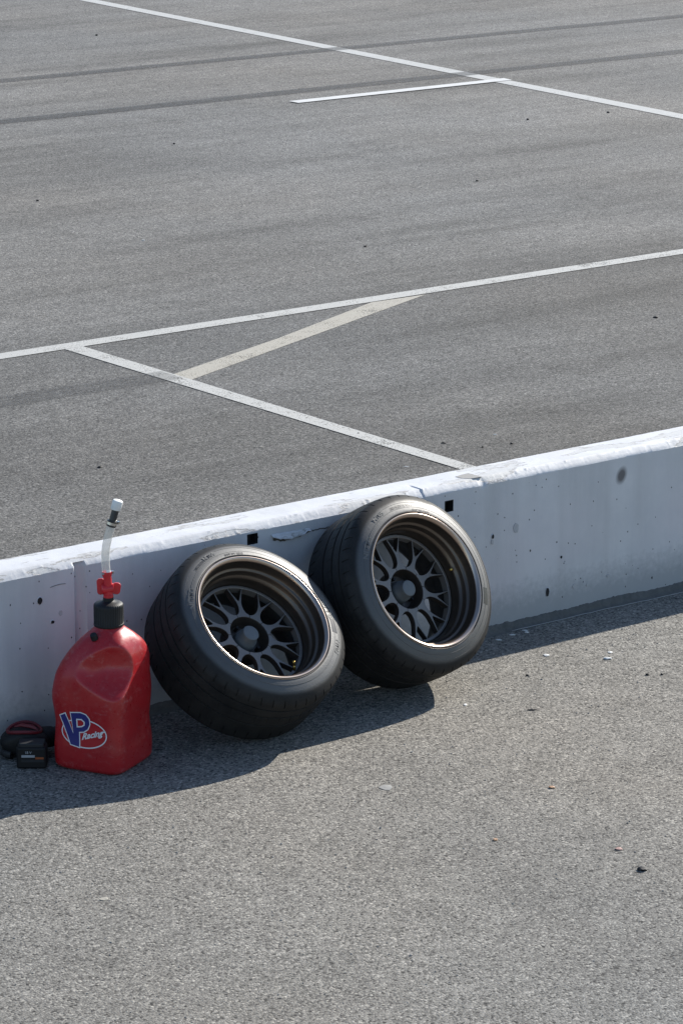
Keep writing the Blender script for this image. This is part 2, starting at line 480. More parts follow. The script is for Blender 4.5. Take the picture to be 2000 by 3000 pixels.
# ------------------------------------------------------------------ wheels
def rubber():
    m = MT('dusty_tyre_rubber')
    n = m.noise(14, 6, .7); n2 = m.noise(140, 4, .7)
    x, y, z = m.sep()
    rad = m.math('SQRT', m.math('ADD', m.math('MULTIPLY', x, x), m.math('MULTIPLY', y, y)))
    side = m.sep(m.ramp(m.math('ADD', rad, m.math('MULTIPLY', m.math('SUBTRACT', n, .5), .012)), [(.286, 1), (.298, 0)]))[0]
    tread = m.mix(m.ramp(n, [(.3, 0), (.72, 1)]), (.015, .015, .0155), (.032, .0305, .029))
    tread = m.mix(m.ramp(n2, [(.55, 0), (.8, .35)]), tread, (.062, .059, .054))
    wallc = m.mix(m.ramp(n, [(.25, 0), (.75, 1)]), (.032, .0315, .031), (.060, .058, .055))
    c = m.mix(side, tread, wallc)
    m.col(c); m.set(Roughness=m.sep(m.mix(side, m.ramp(n, [(.2, .55), (.8, .7)]), m.ramp(n, [(.2, .50), (.8, .62)])))[0])
    m.set(Specular_IOR_Level=m.math('ADD', m.math('MULTIPLY', side, .9), .16))
    m.bump(n2, .18, .002); return m.m
M['rubber'] = rubber()
M['letter'] = simple('raised_rubber_letter', (.13, .128, .122), .6, bump=0)
M['letter_dark'] = simple('dark_rubber_block', (.010, .010, .011), .35, bump=0)
M['rim'] = simple('bronze_grey_barrel', (.125, .102, .084), .38, .85, var=.12, sc=8, bump=.02)
M['lip'] = simple('polished_bronze_lip', (.46, .37, .31), .30, 1.0, var=.08, sc=20, bump=0)
M['face'] = simple('matte_gunmetal', (.205, .186, .172), .48, .5, var=.1, sc=25, bump=.03)
M['barrel_shade'] = simple('shade_darkened_metal', (.045, .040, .036), .6, .3, var=.3, sc=20)  # shade behind the spokes is put into this metal's colour
M['hubm'] = simple('dark_bronze_hub', (.080, .067, .058), .42, .6, var=.2, sc=25)
M['cap'] = simple('brushed_grey_cap', (.15, .16, .165), .55, .2, var=.1, sc=60, bump=.05)
M['brass'] = simple('brass_valve', (.55, .36, .10), .3, 1.0, bump=0)
M['black_plastic'] = simple('black_plastic', (.010, .010, .011), .55, var=.25, sc=80, bump=.15, spec=.35)

RC, W = .3275, .273
def tyre_profile():
    """(radius, axial, tread?) from the outer bead round to the inner bead"""
    p = [(.228, -.014, 0), (.238, -.006, 0), (.2450, -.0012, 0), (.2478, -.0002, 0), (.2510, -.0006, 0), (.2560, -.0018, 0), (.2610, -.0034, 0), (.2650, -.0048, 0), (.2655, -.0043, 0), (.2672, -.0049, 0),
         (.2677, -.0058, 0), (.2740, -.0080, 0), (.2800, -.0103, 0), (.2850, -.0125, 0), (.2855, -.0119, 0), (.2885, -.0134, 0), (.2960, -.0172, 0), (.3035, -.0220, 0), (.3105, -.0280, 1), (.3165, -.0345, 1), (.3205, -.0402, 1), (.3228, -.0460, 1)]
    def crown(a):
        t = (a + W / 2) / (W / 2 - .045)
        return RC - .0048 * t * t
    groove = [(-.074, .0045), (-.112, .0070), (-.162, .0070)]
    a = -.034
    marks = []
    for g, w in groove:
        marks += [(g + w / 2 + .012, 0), (g + w / 2 + .001, 0), (g + w / 2, .0050), (g - w / 2, .0050), (g - w / 2 - .001, 0)]
    marks = [(-.050, 0), (-.056, 0)] + marks + [(-.215, 0), (-.222, 0)]
    for aa, d in sorted(marks, key=lambda q: -q[0]):
        p.append((crown(aa) - d, aa, 1))
    for r, m, t in ((.3225, -.042, 1), (.3220, -.032, 1), (.3205, -.022, 1), (.3175, -.013, 1), (.3110, -.006, 0), (.3000, -.001, 0), (.2900, .002, 0), (.2750, .004, 0), (.2600, .004, 0), (.2480, 0, 0), (.2380, -.004, 0), (.2280, -.012, 0)):
        p.append((r, -W - m, t))
    return p
def tyre_mesh():
    prof = tyre_profile(); n = len(prof)
    NS = 46; angs = []
    for s in range(NS):
        b = 360 / NS * s
        angs += [(b, 0), (b + .12, 1), (b + .78, 1), (b + .90, 0), (b + 2.9, 0), (b + 3.9, 0), (b + 4.0, 2), (b + 4.5, 2), (b + 4.6, 0), (b + 6.2, 0)]
    v = []
    for ang, k in angs:
        for r, ax, t in prof:
            rr = r
            m = -ax
            sh = 0
            if t:
                q = (m - W / 2) / (W / 2)
                sh = 5.0 * abs(q) if abs(q) < 1 else 5.0
                sh *= (1 if q > 0 else -1)
                if k == 1 and (.030 < m < .058 or W - .058 < m < W - .022): rr -= .0034
                if k == 2 and (.079 < m < .094 or W - .094 < m < W - .079): rr -= .003
                if k == 1 and .112 < m < .128: rr -= .002
            a = R(ang + sh)
            v.append((rr * math.cos(a), rr * math.sin(a), ax))
    f = []; N = len(angs)
    for i in range(N):
        j = (i + 1) % N
        for k in range(n - 1):
            f.append((i * n + k, j * n + k, j * n + k + 1, i * n + k + 1))
    me = mesh('tyre', v, f)
    bm = bmesh.new(); bm.from_mesh(me)
    for e in bm.edges:
        e.smooth = not (len(e.link_faces) == 2 and e.calc_face_angle(0) > R(32))
    bm.to_mesh(me); bm.free()
    return me

def sidewall_z(r):
    pr = [(a, b) for a, b, t in tyre_profile()[:22]]
    for (r0, z0), (r1, z1) in zip(pr, pr[1:]):
        if r0 <= r <= r1 and r1 > r0: return z0 + (z1 - z0) * (r - r0) / (r1 - r0)
    return 0
def text_mesh(body, size, bold=0.0, shear=0.0):
    cu = bpy.data.curves.new('t', 'FONT'); cu.body = body; cu.size = size; cu.offset = bold; cu.shear = shear
    cu.align_x = 'CENTER'; cu.resolution_u = 3
    o = bpy.data.objects.new('t', cu); COL.objects.link(o)
    me = bpy.data.meshes.new_from_object(o.evaluated_get(bpy.context.evaluated_depsgraph_get()))
    bpy.data.objects.remove(o); bpy.data.curves.remove(cu)
    return me
def bisect_grid(me, step, axis=0):
    bm = bmesh.new(); bm.from_mesh(me)
    c = [v.co[axis] for v in bm.verts]; x = math.floor(min(c) / step) * step
    no = [0, 0, 0]; no[axis] = 1
    while x < max(c):
        x += step; co = [0, 0, 0]; co[axis] = x
        bmesh.ops.bisect_plane(bm, geom=bm.verts[:] + bm.edges[:] + bm.faces[:], plane_co=co, plane_no=no)
    bm.to_mesh(me); bm.free()
def ring_text(body, size, r0, ang, bold=0, stretch=1.0, lift=.0012):
    """letters on the sidewall, tops outward, centred at angle ang (degrees, local)"""
    me = text_mesh(body, size, bold)
    bisect_grid(me, .006, 0)
    for v in me.vertices:
        r = r0 + v.co.y; a = R(ang) - v.co.x * stretch / r0
        v.co = (r * math.cos(a), r * math.sin(a), sidewall_z(r) + lift)
    return me
def ring_block(r0, r1, a0, a1, lift=.0007, n=14):
    v, f = [], []
    for i in range(n):
        a = R(a0 + (a1 - a0) * i / (n - 1))
        for k in range(4):
            r = r0 + (r1 - r0) * k / 3
            v.append((r * math.cos(a), r * math.sin(a), sidewall_z(r) + lift))
    for i in range(n - 1):
        for k in range(3): f.append((i * 4 + k, i * 4 + k + 1, (i + 1) * 4 + k + 1, (i + 1) * 4 + k))
    return mesh('block', v, f)

def spoke_mesh():
    half = [(.0712, 17.9), (.0830, 17.9), (.0840, 14.5), (.0872, 10.7), (.0925, 7.7), (.1000, 5.5), (.1095, 4.2), (.1210, 3.9), (.1320, 4.5), (.1550, 6.6), (.1880, 9.5), (.1880, 8.1), (.1670, 5.9), (.1500, 3.4), (.1390, 1.3), (.1360, 0)]
    pts = half[1:-1]
    poly = [(.0712, -17.9)] + [(r, -a) for r, a in half[1:]] + [(r, a) for r, a in reversed(half[1:-1])] + [(.0712, 17.9), (.0712, 6), (.0712, -6)]
    pl = [(r * math.cos(R(a)), r * math.sin(R(a))) for r, a in poly]
    # three layers: chamfered front edge, then a wider step behind
    bm = bmesh.new()
    top = [bm.verts.new((x, y, 0)) for x, y in pl]
    bm.faces.new(top)
    r = bmesh.ops.extrude_face_region(bm, geom=bm.faces[:])
    vs_ = [e for e in r['geom'] if isinstance(e, bmesh.types.BMVert)]
    for v in vs_: v.co.z -= .024
    bmesh.ops.recalc_face_normals(bm, faces=bm.faces)
    bm.normal_update()
    for f_ in bm.faces: f_.material_index = 0 if f_.normal.z > .5 else 1
    return from_bm('spoke', bm)

DEPTH = .110     # spoke face sits this far inside the outer lip
def wheel_meshes():
    d = {}
    d['tyre'] = tyre_mesh()
    lip = [(.2428, -.0012), (.2418, .0004), (.2402, .0013), (.2382, .0012), (.2352, -.0006), (.2318, -.0034), (.2290, -.0066), (.2278, -.0090), (.2272, -.0120)]
    d['lip'] = mesh('lip', *revolve(lip, 192))
    flange = [(.2428, -.0012), (.2440, -.0022), (.2454, -.0018), (.2462, .0004), (.2470, .0018), (.2478, .0014), (.2482, -.0010), (.2476, -.0060), (.2450, -.0110)]
    d['flange'] = mesh('flange', *revolve(flange, 192))
    bar = [(.2272, -.0120), (.2262, -.0200), (.2240, -.0320), (.2222, -.0400), (.2208, -.0425), (.2150, -.0440), (.2134, -.0460), (.2124, -.0520), (.2096, -.0620), (.2080, -.0650), (.2020, -.0690), (.2004, -.0780), (.1998, -.1120)]
    inner = [(.1998, -.1120), (.1980, -.1600), (.2010, -.1950), (.2160, -.2110), (.2200, -.2450), (.2300, -.2680), (.2440, -.2725), (.2465, -.2690), (.2440, -.2590), (.2300, -.2500)]
    d['inner'] = mesh('inner', *revolve(inner, 128))
    d['barrel'] = mesh('barrel', *revolve(bar, 192))
    oring = [(.1865, 0), (.1880, .0012), (.1955, .0012), (.1985, -.0010), (.1990, -.026), (.1860, -.026)]
    d['outer_ring'] = mesh('outer_ring', *revolve([(r, z - DEPTH) for r, z in oring], 128, True))
    hub = [(.0770, -.0030), (.0708, -.0012), (.0700, -.0030), (.0650, -.0400), (.0600, -.0500), (.0300, -.0520), (.0290, -.0700), (.0770, -.0700), (.0770, -.0250)]
    d['hub'] = mesh('hub', *revolve([(r, z - DEPTH) for r, z in hub], 96, True))
    cap = [(.0001, .0125), (.0255, .0125), (.0280, .0117), (.0292, .0100), (.0300, -.0160), (.0360, -.0190), (.0385, -.0380), (.0400, -.0510)]
    d['cap'] = mesh('cap', *revolve([(r, z - DEPTH) for r, z in cap], 64))
    d['spoke'] = spoke_mesh()
    nut = [(.0001, .010), (.0055, .010), (.0066, .008), (.0066, -.012)]
    d['nut'] = mesh('nut', *revolve(nut, 6))
    sock = [(.0066, -.004), (.0100, -.001), (.0112, .0005), (.0112, -.010)]
    d['stem'] = mesh('stem', *tube([(0, 0, 0), (0, 0, .016), (0, 0, .017), (0, 0, .021), (0, 0, .0215), (0, 0, .034), (0, 0, .035)], [.0055, .0050, .0036, .0036, .0048, .0048, .0030], 12))
    return d
WM = wheel_meshes()
NT1 = ring_text('NT05', .021, .2715, 0, .0006, 1.15)
NT2 = ring_text('NITTO', .024, .2555, 0, .0010, 1.2)
DOT = ring_text('DOT W1 12515', .0105, .2520, 0, .0004, 1.05)
SIZ = ring_text('285/30ZR18 97W', .013, .2700, 0, 0, 1.1)
BLK = ring_block(.2565, .2790, -6.5, 6.5); BLK2 = ring_block(.2725, .2815, -16, 16)

def make_wheel(label, mat, spin, texts):
    t = empty('race_wheel', mat=mat)
    tag(t, label, 'wheel', 'wide wheels leaning on the wall')
    S = Matrix.Rotation(R(spin), 4, 'Z')
    def part(name, me, m, parent=None, M4=None, sm=True):
        o = obj(name, me, m, parent or t, smooth=False)
        if sm and name != 'spoke':
            for p in me.polygons: p.use_smooth = True
        if M4 is not None: o.matrix_local = M4
        return o
    ty = part('tyre', WM['tyre'], M['rubber'])
    part('rim_barrel', WM['barrel'], M['rim'])
    part('inner_barrel', WM['inner'], M['barrel_shade'])
    part('rim_lip', WM['lip'], M['lip'])
    part('rim_flange', WM['flange'], M['rim'])
    part('spoke_ring', WM['outer_ring'], M['face'], sm=False)
    part('hub', WM['hub'], M['hubm'], sm=False)
    part('centre_cap', WM['cap'], M['cap'])
    for k in range(10):
        o = part('spoke', WM['spoke'], [M['face'], M['hubm']], M4=S @ Matrix.Rotation(R(36 * k), 4, 'Z') @ Matrix.Translation((0, 0, -DEPTH)))
        bevel(o, .0010, 1, 50)
    for k in range(5):
        part('lug_nut', WM['nut'], M['black_plastic'], M4=S @ Matrix.Rotation(R(72 * k + 18), 4, 'Z') @ Matrix.Translation((.051, 0, -DEPTH - .040)), sm=False)
    va = R(texts['valve'])
    vm = Matrix.Translation((.193 * math.cos(va), .193 * math.sin(va), -.074)) @ Matrix.Rotation(va, 4, 'Z') @ Matrix.Rotation(R(-38), 4, 'Y')
    part('valve_stem', WM['stem'], M['brass'], M4=vm)
    for kind, me, m in (('nt', NT1, M['letter']), ('nitto', NT2, M['letter']), ('dot', DOT, M['letter_dark']), ('size', SIZ, M['letter_dark']), ('block', BLK, M['letter_dark']), ('bar', BLK2, M['letter_dark'])):
        for a in texts.get(kind, []):
            part({'block': 'sidewall_block', 'bar': 'sidewall_block'}.get(kind, 'sidewall_lettering'), me, m, ty, Matrix.Rotation(R(a), 4, 'Z'), sm=False)
    return t
def pose(loc, az, ti):
    az, ti = R(az), R(ti)
    n = Vector((math.cos(ti) * math.cos(az), math.cos(ti) * math.sin(az), math.sin(ti)))
    a = Vector((0, 0, 1)).cross(n).normalized(); b = n.cross(a)
    m = Matrix((a, b, n)).transposed().to_4x4(); m.translation = loc
    return m
make_wheel('wheel lying back further with its tyre nearest the red fuel jug', pose((-.3935, -.409, .413), -85.46, 47.06), 4,
           {'valve': -72, 'nt': [-38, 104], 'nitto': [-6, 150], 'block': [-20], 'dot': [84], 'size': [112], 'bar': []})
make_wheel('more upright wheel leaning on the white wall, right of the other wheel', pose((.3115, -.390, .409), -83.37, 29.04), 13,
           {'valve': 6, 'nt': [112], 'nitto': [98 + 44], 'block': [-24], 'dot': [70], 'size': [88], 'bar': []})

# ------------------------------------------------------------------ fuel jug
def red_plastic():
    m = MT('scuffed_red_plastic')
    n = m.noise(9, 6, .7); n2 = m.noise(60, 5, .75); n3 = m.noise(1.0, 5, .7, m.coord((14, 14, 60)))
    c = m.mix(m.ramp(n, [(.3, 0), (.7, 1)]), (.41, .015, .020), (.33, .012, .016))
    sc = m.math('MULTIPLY', m.sep(m.ramp(n2, [(.52, 0), (.72, 1)]))[0], m.sep(m.ramp(n, [(.42, 0), (.62, 1)]))[0])
    c = m.mix(m.math('MULTIPLY', sc, .45), c, (.55, .27, .25))
    c = m.mix(m.ramp(n3, [(.60, 0), (.72, .28)]), c, (.35, .20, .21))
    m.col(c); m.set(Roughness=m.sep(m.ramp(n2, [(.25, .24), (.75, .38)]))[0])
    m.b.inputs['Subsurface Weight'].default_value = .03; m.b.inputs['Subsurface Radius'].default_value = (.02, .004, .004); m.b.inputs['Subsurface Scale'].default_value = .3
    m.bump(n, .08, .004); return m.m
M['red'] = red_plastic()
M['valve_red'] = simple('bright_red_valve', (.55, .02, .03), .3, bump=.02)
M['white_cap'] = simple('white_plastic', (.74, .74, .72), .4, bump=.02, var=.04)
M['nozzle'] = simple('dark_grey_nozzle', (.03, .032, .036), .4)
M['steel'] = simple('steel_clamp', (.55, .55, .54), .28, 1.0, bump=.02)
M['logo_white'] = simple('logo_white', (.70, .70, .72), .4, bump=0, var=.05)
M['logo_red'] = simple('logo_red', (.42, .012, .02), .35, bump=0, var=.05)
M['logo_blue'] = simple('logo_blue', (.022, .026, .17), .35, bump=0, var=.08)
def hose_mat():
    m = MT('clear_vinyl_hose')
    m.col((.78, .77, .74)); m.set(Roughness=.12)
    tr = m.n.new('ShaderNodeBsdfTransparent'); tr.inputs[0].default_value = (.93, .92, .90, 1)
    lw = m.n.new('ShaderNodeLayerWeight'); lw.inputs[0].default_value = .45
    mx = m.n.new('ShaderNodeMixShader')
    m.l.new(m.ramp(lw.outputs['Facing'], [(0, .38), (.55, .45), (1, .85)]), mx.inputs[0])
    m.l.new(tr.outputs[0], mx.inputs[1]); m.l.new(m.b.outputs[0], mx.inputs[2]); m.l.new(mx.outputs[0], m.out.inputs[0])
    return m.m
M['hose'] = hose_mat()

JA = R(27.5)
jug = empty('fuel_jug', mat=Matrix.Translation((-.967, -.304, 0)) @ Matrix.Rotation(JA, 4, 'Z') @ Matrix.Scale(1.075, 4))
tag(jug, 'square red plastic fuel jug with clear filler hose standing by the wall', 'fuel jug')
ZT = [(0.000, .106, 6), (.005, .1135, 6.5), (.014, .1180, 7), (.04, .1195, 7), (.075, .1185, 7.5), (.11, .1158, 7.5), (.145, .1150, 7), (.18, .1170, 7), (.215, .1195, 7), (.24, .1195, 7), (.265, .1190, 6), (.295, .1165, 5.4),
      (.325, .1095, 4.8), (.355, .0990, 4.3), (.38, .0860, 3.8), (.40, .0705, 3.2), (.415, .0560, 2.7), (.425, .0450, 2.3), (.431, .0405, 2.1), (.436, .0385, 2), (.46, .0385, 2)]
def lerp_tab(z):
    for (a, h0, n0), (b, h1, n1) in zip(ZT, ZT[1:]):
        if a <= z <= b:
            t = (z - a) / (b - a); return h0 + (h1 - h0) * t, n0 + (n1 - n0) * t
    return ZT[-1][1:]
def gauss(x, s): return math.exp(-x * x / (2 * s * s))
def jug_pt(th, z, off=0):
    hh, n = lerp_tab(z)
    c, s = math.cos(th), math.sin(th)
    r = hh / (abs(c) ** n + abs(s) ** n) ** (1 / n)
    d = lambda a: (th - a + math.pi) % (2 * math.pi) - math.pi
    zz = gauss(z - .315, .050)
    dp = d(R(-148))
    if abs(dp) < 1.0: r = min(r, (.076 + (8.5 if z < .335 else 4.5) * (z - .335) ** 2) / math.cos(dp)) + .004 * zz * gauss(dp, R(8)) * -1           # scoop at the near corner, beside the grip
    r += .007 * gauss(z - .33, .055) * gauss(d(R(-181)), R(9))   # raised grip ridge
    r += .010 * gauss(z - .350, .036) * gauss(d(R(-48)), R(24))     # fuller shoulder on the side away from the grip
    r += .004 * gauss(z - .225, .03) * gauss(d(R(135)), R(20))
    r -= .004 * gauss(z - .13, .02) * gauss(d(R(-70)), R(20))
    r -= .003 * gauss(z - .09, .012) * gauss(d(R(-95)), R(22))
    k = max(0, min(1, (z - .27) / .155)); k = k * k * (3 - 2 * k)
    r += off
    return Vector((r * c + .0120 * k, r * s - .0200 * k, z))
def jug_body():
    zs = []; z = 0
    while z < .4601: zs.append(z); z += .006 if z > .02 else .003
    rings = [[jug_pt(2 * math.pi * k / 120, z) for k in range(120)] for z in zs]
    v, f = loft(rings)
    return obj('body', mesh('jug_body', v, f), M['red'], jug)
body = jug_body()
bb = body.modifiers.new('soft', 'SMOOTH'); bb.factor = .5; bb.iterations = 3

def on_face(u, z, off):
    """point of the face that looks left (-x local) at sideways place u and height z"""
    lo, hi = R(135), R(225)
    for _ in range(26):
        mid = (lo + hi) / 2
        if jug_pt(mid, z).y > -u: lo = mid      # y falls as the angle grows through 180
        else: hi = mid
    return jug_pt((lo + hi) / 2, z, off)
LZ = .124; LU = .000
def decal(name, me, mat, off):
    bisect_grid(me, .008, 0); bisect_grid(me, .008, 1)
    for v in me.vertices: v.co = on_face(v.co.x + LU, LZ + v.co.y, off)
    return obj(name, me, mat, body, smooth=True)
def poly2d(loops, grow=0.0):
    cu = bpy.data.curves.new('c', 'CURVE'); cu.dimensions = '2D'; cu.fill_mode = 'BOTH'; cu.offset = grow
    for lp in loops:
        sp = cu.splines.new('POLY'); sp.points.add(len(lp) - 1); sp.use_cyclic_u = True
        for q, (x, y) in zip(sp.points, lp): q.co = (x, y, 0, 1)
    o = bpy.data.objects.new('c', cu); COL.objects.link(o)
    me = bpy.data.meshes.new_from_object(o.evaluated_get(bpy.context.evaluated_depsgraph_get()))
    bpy.data.objects.remove(o); bpy.data.curves.remove(cu)
    return me
def ell(a, b, n=64): return [(a * math.cos(2 * math.pi * k / n), b * math.sin(2 * math.pi * k / n)) for k in range(n)]
decal('logo_border', poly2d([ell(.0775, .0460)]), M['logo_white'], .0008)
decal('logo_oval', poly2d([ell(.0735, .0420)]), M['logo_red'], .0012)
mm = lambda L: [(a / 1000, b / 1000) for a, b in L]
OUT = mm([(-79.1, 46.9), (-62.1, 55.6), (-35.5, -6.1), (-41.9, 60.4), (-8.9, 64.9), (8.2, 60.5), (18.8, 48.0), (19.5, 32.5), (12.4, 15.8), (0.0, 6.6), (-16.7, 3.2), (-15.3, -43.5), (-44.3, -38.6)])
HOLE = mm([(-21.3, 42.2), (-21.3, 19.7), (-7.1, 22.4), (1.1, 28.2), (1.8, 36.8), (-7.1, 43.6)])
def grow_poly(L, g):
    n = len(L); out = []
    for i in range(n):
        p0, p1, p2 = Vector(L[i - 1]), Vector(L[i]), Vector(L[(i + 1) % n])
        e1 = (p1 - p0).normalized(); e2 = (p2 - p1).normalized()
        n1 = Vector((-e1.y, e1.x)); n2 = Vector((-e2.y, e2.x)); b = (n1 + n2)
        b = b.normalized() * min(2.2, 1 / max(.35, b.normalized().dot(n1))) if b.length > 1e-6 else n1
        out.append(tuple(p1 + b * g))
    return out
decal('logo_letter_outline', poly2d([grow_poly(OUT, .0034)]), M['logo_white'], .0016)
decal('logo_letter_counter', poly2d([grow_poly(HOLE, .0008)]), M['logo_red'], .0024)
decal('logo_letters', poly2d([OUT, grow_poly(HOLE, -.0026)]), M['logo_blue'], .0020)
decal('logo_counter_outline', poly2d([grow_poly(HOLE, -.0026), grow_poly(HOLE, .0012)]), M['logo_white'], .0028)
tm = text_mesh('Racing', .0270, .0009, .35)
for v in tm.vertices:
    x, y = v.co.x * .98, v.co.y
    v.co = (.0275 + x, -.020 + y + (x + .035) * .33, 0)
decal('logo_script', tm, M['logo_white'], .0032)
tail = mm([(58, 9), (66, 13), (73.5, 15.5), (73.5, 17.5), (65, 15.5), (57, 11.5)])
decal('logo_flourish', poly2d([tail]), M['logo_white'], .0033)

NX, NY = .0120, -.0200       # neck axis in jug space
SR = Vector((.519, -.854, 0))  # sideways direction in which the hose leans
def jrev(name, prof, mat, seg=48, parent=jug, at=(NX, NY, 0)):
    v, f = revolve(prof, seg)
    v = [(a + at[0], b + at[1], c) for a, b, c in v]
    return obj(name, mesh(name, v, f), mat, parent)
def ribbed_cap():
    v, f = [], []; N = 144
    prof = [(.0390, .432), (.0448, .4325), (.0458, .435), (.0458, .440), (.0440, .441), (.0440, .492), (.0432, .498), (.0405, .502), (.0300, .5055), (.0190, .508), (.0165, .510), (.0160, .520), (.0001, .520)]
    n = len(prof)
    for i in range(N):
        t = 2 * math.pi * i / N
        for k, (r, z) in enumerate(prof):
            rr = r + (.0012 if (i % 4 < 2) and 4 <= k <= 6 else 0)
            v.append((NX + rr * math.cos(t), NY + rr * math.sin(t), z))
    for i in range(N):
        j = (i + 1) % N
        for k in range(n - 1): f.append((i * n + k, j * n + k, j * n + k + 1, i * n + k + 1))
    o = obj('screw_cap', mesh('screw_cap', v, f), M['black_plastic'], jug); smooth_by_angle(o, 35)
ribbed_cap()
# small vent plug on the shoulder
vp = jug_pt(R(168), .408)
o = obj('vent_cap', mesh('vent_cap', *tube([vp - Vector((.002, .003, .004)), vp + Vector((-.006, -.001, .008)), vp + Vector((-.009, -.001, .013))], [.011, .011, .0095], 16)), M['black_plastic'], jug); smooth_by_angle(o)
def P(s, z, d=0): return Vector((NX, NY, 0)) + SR * s + Vector((SR.y, -SR.x, 0)) * d + Vector((0, 0, z))
# red ball valve: upright pipe, cross barrel and lever paddle
o = obj('valve_body', mesh('valve_body', *tube([P(0, .516), P(0, .528), P(0, .530), P(-.001, .574), P(-.002, .582), P(-.003, .590), P(-.003, .600)], [.0150, .0150, .0128, .0122, .0122, .0150, .0150], 24)), M['valve_red'], jug); smooth_by_angle(o)
o = obj('valve_barrel', mesh('valve_barrel', *tube([P(-.020, .546, .002), P(-.017, .546, .002), P(.014, .548, -.002), P(.016, .548, -.002)], [.012, .0150, .0150, .012], 20)), M['valve_red'], jug); smooth_by_angle(o)
def plate(name, c, w, hgt, t, tilt, mat):
    """rounded paddle standing in the sideways plane"""
    v, f = rbox(w, hgt, t, min(w, hgt) * .38, seg=5)
    e1 = SR * math.cos(tilt) + Vector((0, 0, 1)) * math.sin(tilt); e2 = Vector((0, 0, 1)) * math.cos(tilt) - SR * math.sin(tilt); e3 = e1.cross(e2)
    v = [c + e1 * a + e2 * b + e3 * q for a, b, q in v]
    o = obj(name, mesh(name, v, f), mat, jug); smooth_by_angle(o); bevel(o, .002, 2); return o
plate('valve_lever', P(-.0215, .551, -.010), .024, .050, .008, R(3), M['valve_red'])
plate('valve_lever', P(.0245, .543, -.012), .026, .036, .009, R(-10), M['valve_red'])
# clear hose, clamps, nozzle and white end cap
path = [(-.0035, .588), (-.006, .62), (-.0065, .65), (-.003, .68), (.0035, .71), (.0120, .740), (.0166, .756)]
hp = []
for i in range(len(path) - 1):
    for k in range(4):
        t = k / 4; hp.append(P(path[i][0] + (path[i + 1][0] - path[i][0]) * t, path[i][1] + (path[i + 1][1] - path[i][1]) * t))
hp.append(P(*path[-1]))
obj('clear_hose', mesh('clear_hose', *tube(hp, .0126, 24, False)), M['hose'], jug)
def clamp(a, za, b, zb, r):
    d = (P(b, zb) - P(a, za)); c = P(a, za)
    o = obj('hose_clamp', mesh('hose_clamp', *tube([c, c + d * .02, c + d * .98, c + d], [r - .001, r, r, r - .001], 24)), M['steel'], jug); smooth_by_angle(o)
    s = P(a, za) + d * .5 + SR * (r + .003) + Vector((SR.y, -SR.x, 0)) * -.003
    v, f = box(.009, .008, .008); v = [s + Vector(q) for q in v]
    obj('clamp_screw', mesh('clamp_screw', v, f), M['steel'], o, smooth=False)
clamp(-.0040, .593, -.0046, .600, .0143)
clamp(.0138, .746, .0161, .754, .0160)
o = obj('nozzle', mesh('nozzle', *tube([P(.0120, .740), P(.0126, .742), P(.0168, .7565), P(.0172, .758), P(.0173, .7585), P(.0262, .790), P(.0288, .799)], [.0135, .0148, .0158, .0158, .0112, .0110, .0110], 24)), M['nozzle'], jug); smooth_by_angle(o)
o = obj('end_cap', mesh('end_cap', *tube([P(.0266, .7915), P(.0270, .793), P(.0336, .816), P(.0346, .8195), P(.0350, .821)], [.0150, .0158, .0158, .0145, .0110], 24)), M['white_cap'], jug); smooth_by_angle(o)

# ------------------------------------------------------------------ cordless impact wrench lying by the jug
tool = empty('impact_wrench', mat=Matrix.Translation((-1.165, -.150, 0)) @ Matrix.Rotation(R(-37.2), 4, 'Z'))
tag(tool, 'black and red cordless impact wrench lying on the asphalt beside the jug', 'power tool')
M['tool'] = simple('tool_black', (.009, .009, .010), .55, sc=90, bump=.2, spec=.3)
M['tool_red'] = simple('tool_red', (.13, .008, .014), .5, bump=.05)
M['tool_grey'] = simple('tool_grey', (.022, .023, .026), .5, spec=.35)
M['tool_label'] = simple('tool_label', (.32, .33, .35), .4, bump=0)
M['tool_orange'] = simple('tool_orange', (.28, .07, .02), .4, bump=0)
# local x: screen right, local y: away from the viewer
def put(name, vf, mat, parent=tool, bw=None, sm=35):
    o = obj(name, mesh(name, *vf), mat, parent); smooth_by_angle(o, sm)
    if bw: bevel(o, bw, 3)
    return o
bat = put('battery', rbox(.098, .062, .072, .010, (.022, -.052, .037)), M['tool'], bw=.006)
put('battery_shoe', rbox(.084, .056, .014, .008, (.022, -.050, .078)), M['tool_grey'], bw=.003)
def facing(x0, x1, z0, z1, y): return ([(x0, y, z0), (x1, y, z0), (x1, y, z1), (x0, y, z1), (x0, y + .002, z0), (x1, y + .002, z0), (x1, y + .002, z1), (x0, y + .002, z1)], [(0, 1, 2, 3), (7, 6, 5, 4), (0, 4, 5, 1), (1, 5, 6, 2), (2, 6, 7, 3), (3, 7, 4, 0)])
put('battery_label', facing(-.010, .033, .040, .048, -.0842), M['tool_label'], bat)
put('battery_label', facing(.035, .062, .034, .041, -.0842), M['tool_orange'], bat)
put('battery_label', facing(-.011, .062, .024, .033, -.0840), M['tool_grey'], bat)
def label_text(s, size, x, z, mat):
    me = text_mesh(s, size, .0002)
    for v in me.vertices: v.co = (x + v.co.x, -.0846, z + v.co.y)
    obj('battery_lettering', me, mat, bat, smooth=False)
label_text('18 V', .012, .012, .053, M['tool_label'])
